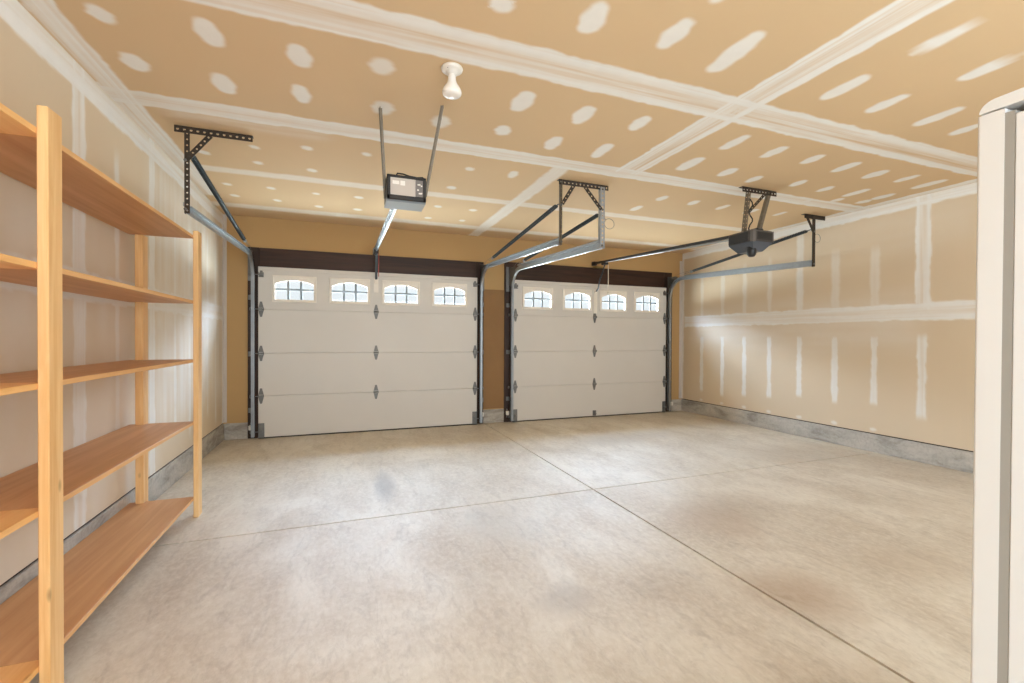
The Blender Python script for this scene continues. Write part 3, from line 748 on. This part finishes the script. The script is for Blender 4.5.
# ------------------------------------------------------------------ opener of the right door
def opener_right():
    root = thing('garage_door_opener', (3.80, 3.42, 2.1), 'black faceted opener with round lens hanging before the right door', 'garage door opener')
    x0, x1, y0, y1, z0, z1 = 3.655, 3.925, 3.24, 3.545, 2.195, 2.312
    b = MB(); b.box((x0, y0, z0), (x1, y1, z1), bev=.014)
    # tapering belly
    top = [(x0+.006, y0+.006, z0+.004), (x1-.006, y0+.006, z0+.004), (x1-.006, y1-.006, z0+.004), (x0+.006, y1-.006, z0+.004)]
    bot = [(x0+.075, y0+.06, z0-.075), (x1-.075, y0+.06, z0-.075), (x1-.075, y1-.06, z0-.075), (x0+.075, y1-.06, z0-.075)]
    h = b.build('motor_housing', M['opener_grey'], root)
    b = MB(); b.add(top+bot, [(7, 6, 5, 4), (0, 1, 5, 4), (1, 2, 6, 5), (2, 3, 7, 6), (3, 0, 4, 7), (0, 3, 2, 1)]); b.build('belly_cover', M['belly'], root, 'blue grey belly cover')
    b = MB(); b.box((x0-.004, y0+.06, z0+.014), (x0+.004, y1-.02, z1-.014), bev=.003); b.box((x0+.05, y0-.004, z0+.02), (x1-.02, y0+.004, z1-.02), bev=.003); b.build('side_panel', M['black'], h)
    for lo, hi in (((x1-.016, y0-.005, z0+.006), (x1-.004, y0+.004, z1-.006)), ((x0-.003, y0-.003, z0), (x0+.035, y0+.03, z1-.003))):
        b = MB(); b.box(lo, hi, bev=.003); b.build('corner_strip', M['corner_grey'], h)
    b = MB(); b.lathe([(0, -.075), (.025, -.074), (.04, -.055), (.045, -.02), (.045, .02), (.03, .03), (0, .03)], (x0+.085, y0+.09, z0-.055), (0, 0, 1), 20); b.build('lens', M['black'], root, 'round black lens')
    b = MB(); b.box((x0+.10, y0+.04, z1-.004), (x0+.19, y0+.2, z1+.03), bev=.012); b.build('motor_cap', M['black'], root)
    r0, r1 = Vector((3.80, y1-.1, z1+.004)), Vector((3.805, 6.35, 2.462))
    b = MB(); b.bar(r0, r1, .045, .028, (1, 0, 0)); rl = b.build('rail', M['black'], root)
    b = MB(); b.bar(r0+Vector((-.004, .12, -.026)), r1+Vector((-.004, -.25, -.026)), .03, .010, (1, 0, 0)); b.build('chain_guide', M['galv'], root, 'pale steel strip')
    b = MB(); b.box((3.775, 6.34, 2.43), (3.835, YF, 2.49), bev=.004); b.build('header_bracket', M['black'], root)
    b = MB(); b.box((3.77, 6.02, 2.395), (3.84, 6.12, 2.445), bev=.005); tr = b.build('trolley', M['black'], root)
    b = MB(); b.box((3.75, 6.24, 2.375), (3.90, 6.33, 2.40), bev=.004); b.build('belt_tensioner', M['amber'], root, 'dull yellow bracket')
    b = MB(); b.tube([(3.805, 6.07, 2.40), (3.79, 6.12, 2.27), (3.78, 6.18, 2.16), (3.80, 6.25, 2.05), (3.815, 6.335, 2.01)], .011, 8)
    b.build('door_arm', M['spring'], root)
    b = MB(); b.box((3.795, YD-.03, 1.985), (3.835, YD-.001, 2.03), bev=.003); b.box((3.785, YD-.01, 1.66), (3.845, YD, 2.04), bev=.002); b.build('door_bracket', M['door_trim'], root)
    b = MB(); b.tube([(3.855, 6.05, 2.40), (3.857, 6.05, 2.2), (3.856, 6.05, 1.98)], .006, 6); b.lathe([(0, -.03), (.013, -.028), (.016, 0), (.008, .02), (0, .022)], (3.856, 6.05, 1.96), (0, 0, 1), 10); b.build('release_cord', M['rope_white'], root, 'pale hanging cord')
    hg = thing('opener_bracket', (3.87, 3.40, ZC), 'dark ceiling bracket and two straps holding the faceted opener', 'bracket')
    perf_angle('ceiling_angle', hg, (3.65, 3.36, ZC-.0016), (4.10, 3.36, ZC-.0016), (0, 0, -1), (0, 1, 0), .05)
    perf_angle('strap', hg, (3.735, 3.365, ZC-.03), (3.715, 3.40, z1-.01), (1, 0, 0), (0, 1, 0), .032, 'strap')
    b = MB(); b.bar((4.022, 3.362, ZC-.004), (3.915, 3.40, z1-.002), .036, .004, (1, 0, 0)); b.bar((4.004, 3.378, ZC-.004), (3.897, 3.416, z1-.002), .03, .004, (0, 1, 0)); b.build('strap', M['strap'], hg)
    b = MB(); flange(b, (3.94, 3.357, ZC-.045), (3.735, 3.36, ZC-.24), (1, 0, 0), .03); b.build('brace', M['angle'], hg)
    b = MB(); pts = [Vector((3.735, 3.35, ZC-.12))+Vector((.022*math.sin(k*1.3), -.012+.012*math.cos(k*1.3), -.032*k)) for k in range(10)]+[Vector((3.74, 3.36, z1+.012)), Vector((3.78, 3.36, z1+.006))]
    b.tube(pts, .006, 8); b.build('power_cord', M['rubber'], hg)
opener_right()

# ------------------------------------------------------------------ ceiling lamp
lp = on_plane(452, 68, 2, ZC); lx, ly = lp.x, lp.y
lamp = thing('ceiling_light', (lx, ly, ZC), 'round white ceiling lampholder with one bare bulb above the left opener', 'light')
b = MB(); b.lathe([(0, 0), (.057, 0), (.060, -.006), (.058, -.014), (.045, -.020), (.030, -.026), (.026, -.040), (0, -.042)][::-1], (lx, ly, ZC), (0, 0, 1), 32)
hd = b.build('lampholder', M['white_plastic'], lamp)
b = MB(); b.lathe([(0, .0), (.006, 0), (.006, -.003), (0, -.004)], (lx-.028, ly-.028, ZC-.0175), (0, 0, 1), 10); b.build('screw', M['hinge'], hd)
b = MB(); b.lathe([(.0, -.038), (.021, -.038), (.021, -.055), (.0225, -.062), (.024, -.075), (.032, -.092), (.046, -.112), (.0525, -.128), (.053, -.140), (.049, -.149), (.035, -.155), (0, -.157)][::-1], (lx, ly, ZC), (0, 0, 1), 32)
b.build('bulb', M['bulb'], lamp, 'white reflector bulb')

# ------------------------------------------------------------------ photo-eye sensors by the jambs
for x, s, lb in ((-1.045, 1, 'small white sensor box low on the far left jamb'), (1.93, -1, 'small white sensor box low on the jamb left of the pier'),
                 (2.325, 1, 'small white sensor box low on the jamb right of the pier'), (5.335, -1, 'small white sensor box low on the far right jamb')):
    root = thing('safety_sensor', (x, TY-.03, .12), lb, 'sensor', 'door safety sensors')
    b = MB(); b.box((x-.022, TY-.055, .11), (x+.022, TY-.012, .17), bev=.006); bd = b.build('sensor_body', M['white_plastic'], root)
    b = MB(); b.lathe([(.010, 0), (.012, .004), (.006, .006), (0, .006)], (x+s*.022, TY-.034, .142), (s, 0, 0), 14); b.build('lens', M['black'], bd)
    b = MB(); b.box((x-.008, TY-.014, .07), (x+.008, TY, .20), bev=.002); b.build('mounting_bracket', M['hinge'], root)

# ------------------------------------------------------------------ shelving unit
XS = -.933                      # room-side face of the posts
XP = XS-.031                    # front edge of the boards
XW = -1.335                     # back of the boards near the wall
su = thing('shelving_unit', (XS, 2.9, 0), 'tall wooden shelving unit of pine posts and five levels of boards', 'shelf')
def post(x0, y0, ztop, w=.031, d=.086):
    b = MB(); b.box((x0, y0, 0), (x0+w, y0+d, ztop), bev=.003); return b.build('post', M['post'], su)
post(XP, 2.003, 2.045); post(XP, 3.732, 2.00); post(-1.290, 3.722, 1.945, .045); post(-1.290, 2.003, 2.03, .045); post(XP, .30, 2.045); post(-1.290, .30, 2.03, .045)
LEV = (.118, .648, 1.083, 1.493, 1.948); TH = .022
for i, z in enumerate(LEV):
    notch = MB()
    ya, yb = 2.047, 3.765
    notch.box((XW, ya, z), (XP, yb, z+TH), 0, .0015)
    notch.box((XP-.0008, ya, z+.0015), (XP+.0006, yb, z+TH-.0015), 1)
    notch.build('shelf_board', [M['ply'], M['ply_edge']], su)
    b = MB(); b.box((XW, .31, z), (XP, ya-.001, z+TH), 0, .0015); b.build('shelf_board', M['pine_shelf'], su, 'paler pine board')

# ------------------------------------------------------------------ refrigerator
FX, FY = 1.30, .577
fr = thing('refrigerator', (1.65, .2, 0), 'tall white refrigerator standing at the right edge, seen from its side', 'refrigerator')
b = MB(); b.box((FX, -.18, .05), (FX+.70, FY-.060, 1.735), bev=.003); b.build('cabinet', M['white_enamel'], fr)
b = MB(); cr = .006
b.prism([(FX, FY-.045, .09), (FX+.706, FY-.045, .09)]+[(FX+.706-cr+cr*math.cos(a), FY-cr+cr*math.sin(a), .09) for a in [k/5*PI/2 for k in range(6)]]+[(FX+cr-cr*math.sin(a), FY-cr+cr*math.cos(a), .09) for a in [k/5*PI/2 for k in range(6)]], (0, 0, 1.662)); dr = b.build('door', M['white_enamel'], fr)
b = MB(); b.box((FX+.10, FY, .75), (FX+.125, FY+.035, 1.25), bev=.008); b.build('handle', M['white_enamel'], dr)
b = MB(); b.box((FX+.0004, FY-.061, .10), (FX+.69, FY-.044, 1.742)); b.build('gasket', M['gasket'], fr, 'grey door gasket')
b = MB(); poly = [(FX+.002, FY-.003, 1.757)]+[(FX+.002, FY-.003-.028*(1-math.cos(a)), 1.757+.024*math.sin(a)) for a in [k/10*PI/2 for k in range(1, 11)]]+[(FX+.002, FY-.16, 1.786), (FX+.002, -.18, 1.788), (FX+.002, -.18, 1.757)]
b.prism(poly, (.702, 0, 0)); b.box((FX+.02, FY-.40, 1.733), (FX+.68, FY-.08, 1.759)); b.build('top_cover', M['white_enamel'], fr)
b = MB(); b.box((FX+.03, -.15, 0), (FX+.67, FY-.09, .052)); b.build('plinth', M['black'], fr)

# ------------------------------------------------------------------ daylight: overcast sky through the door windows and the added back opening
w = bpy.data.worlds.new('overcast_sky'); scene.world = w; w.use_nodes = True
nt = w.node_tree; bg = nt.nodes['Background']
tc = nt.nodes.new('ShaderNodeTexCoord'); sp = nt.nodes.new('ShaderNodeSeparateXYZ'); nt.links.new(tc.outputs['Generated'], sp.inputs[0])
BACK_L, HORIZON, HIGH, GROUND_FILL = 7.6, .92, 120., 62.
def wramp(sock, lo, hi, stops):
    mr = nt.nodes.new('ShaderNodeMapRange'); mr.inputs['From Min'].default_value = lo; mr.inputs['From Max'].default_value = hi
    nt.links.new(sock, mr.inputs['Value']); r = nt.nodes.new('ShaderNodeValToRGB'); e = r.color_ramp.elements
    while len(e) < len(stops): e.new(.5)
    for i, (p, c) in enumerate(stops): e[i].position = (p-lo)/(hi-lo); e[i].color = (*c, 1)
    nt.links.new(mr.outputs['Result'], r.inputs[0]); return r.outputs[0]
def tint(c, k): return tuple(x*k/100 for x in c)
# sky pale at the horizon; unseen brightness added above and below lights the room
street = wramp(sp.outputs['Z'], -1, 1, [(-.14, tint((.86, .96, 1.0), GROUND_FILL)), (-.05, tint((.92, .97, 1.02), HORIZON)), (.22, tint((.92, .97, 1.02), HORIZON)),
                                        (.36, tint((.70, .90, 1.20), HIGH)), (1., tint((.70, .90, 1.20), HIGH))])
back_fill = wramp(sp.outputs['Z'], -1, 1, [(-.2, tint((.88, .96, 1.0), BACK_L)), (.3, tint((.84, .96, 1.04), BACK_L))])  # even fill sent in through the added back opening
side = wramp(sp.outputs['Y'], -.3, .3, [(-.2, (0, 0, 0)), (.2, (1, 1, 1))])
mxw = nt.nodes.new('ShaderNodeMix'); mxw.data_type = 'RGBA'
nt.links.new(side, mxw.inputs[0]); nt.links.new(back_fill, mxw.inputs[6]); nt.links.new(street, mxw.inputs[7])
nt.links.new(mxw.outputs[2], bg.inputs['Color'])
bg.inputs['Strength'].default_value = 100
def portal(loc, sx, sy, rot):
    l = bpy.data.lights.new('daylight_portal', 'AREA'); l.shape = 'RECTANGLE'; l.size = sx; l.size_y = sy; l.cycles.is_portal = True
    o = bpy.data.objects.new('daylight_portal', l); o.location = loc; o.rotation_euler = rot; COL.objects.link(o); return o
for idx in (0, 1):
    for c in WIN[idx]: portal((c, YD+.06, 1.853), .46, .26, (-PI/2, 0, 0))
portal(((OX0+OX1)/2, YB-.15, (OZ0+OZ1)/2), OX1-OX0, OZ1-OZ0, (PI/2, 0, 0))  # portal at the opening added behind the camera

# ------------------------------------------------------------------ view
scene.view_settings.view_transform = 'Standard'
scene.view_settings.look = 'None'
scene.view_settings.exposure = .10
scene.view_settings.gamma = 1
scene.view_settings.use_curve_mapping = False
scene.cycles.use_denoising = True
scene.cycles.max_bounces = 14; scene.cycles.diffuse_bounces = 8; scene.cycles.transparent_max_bounces = 12
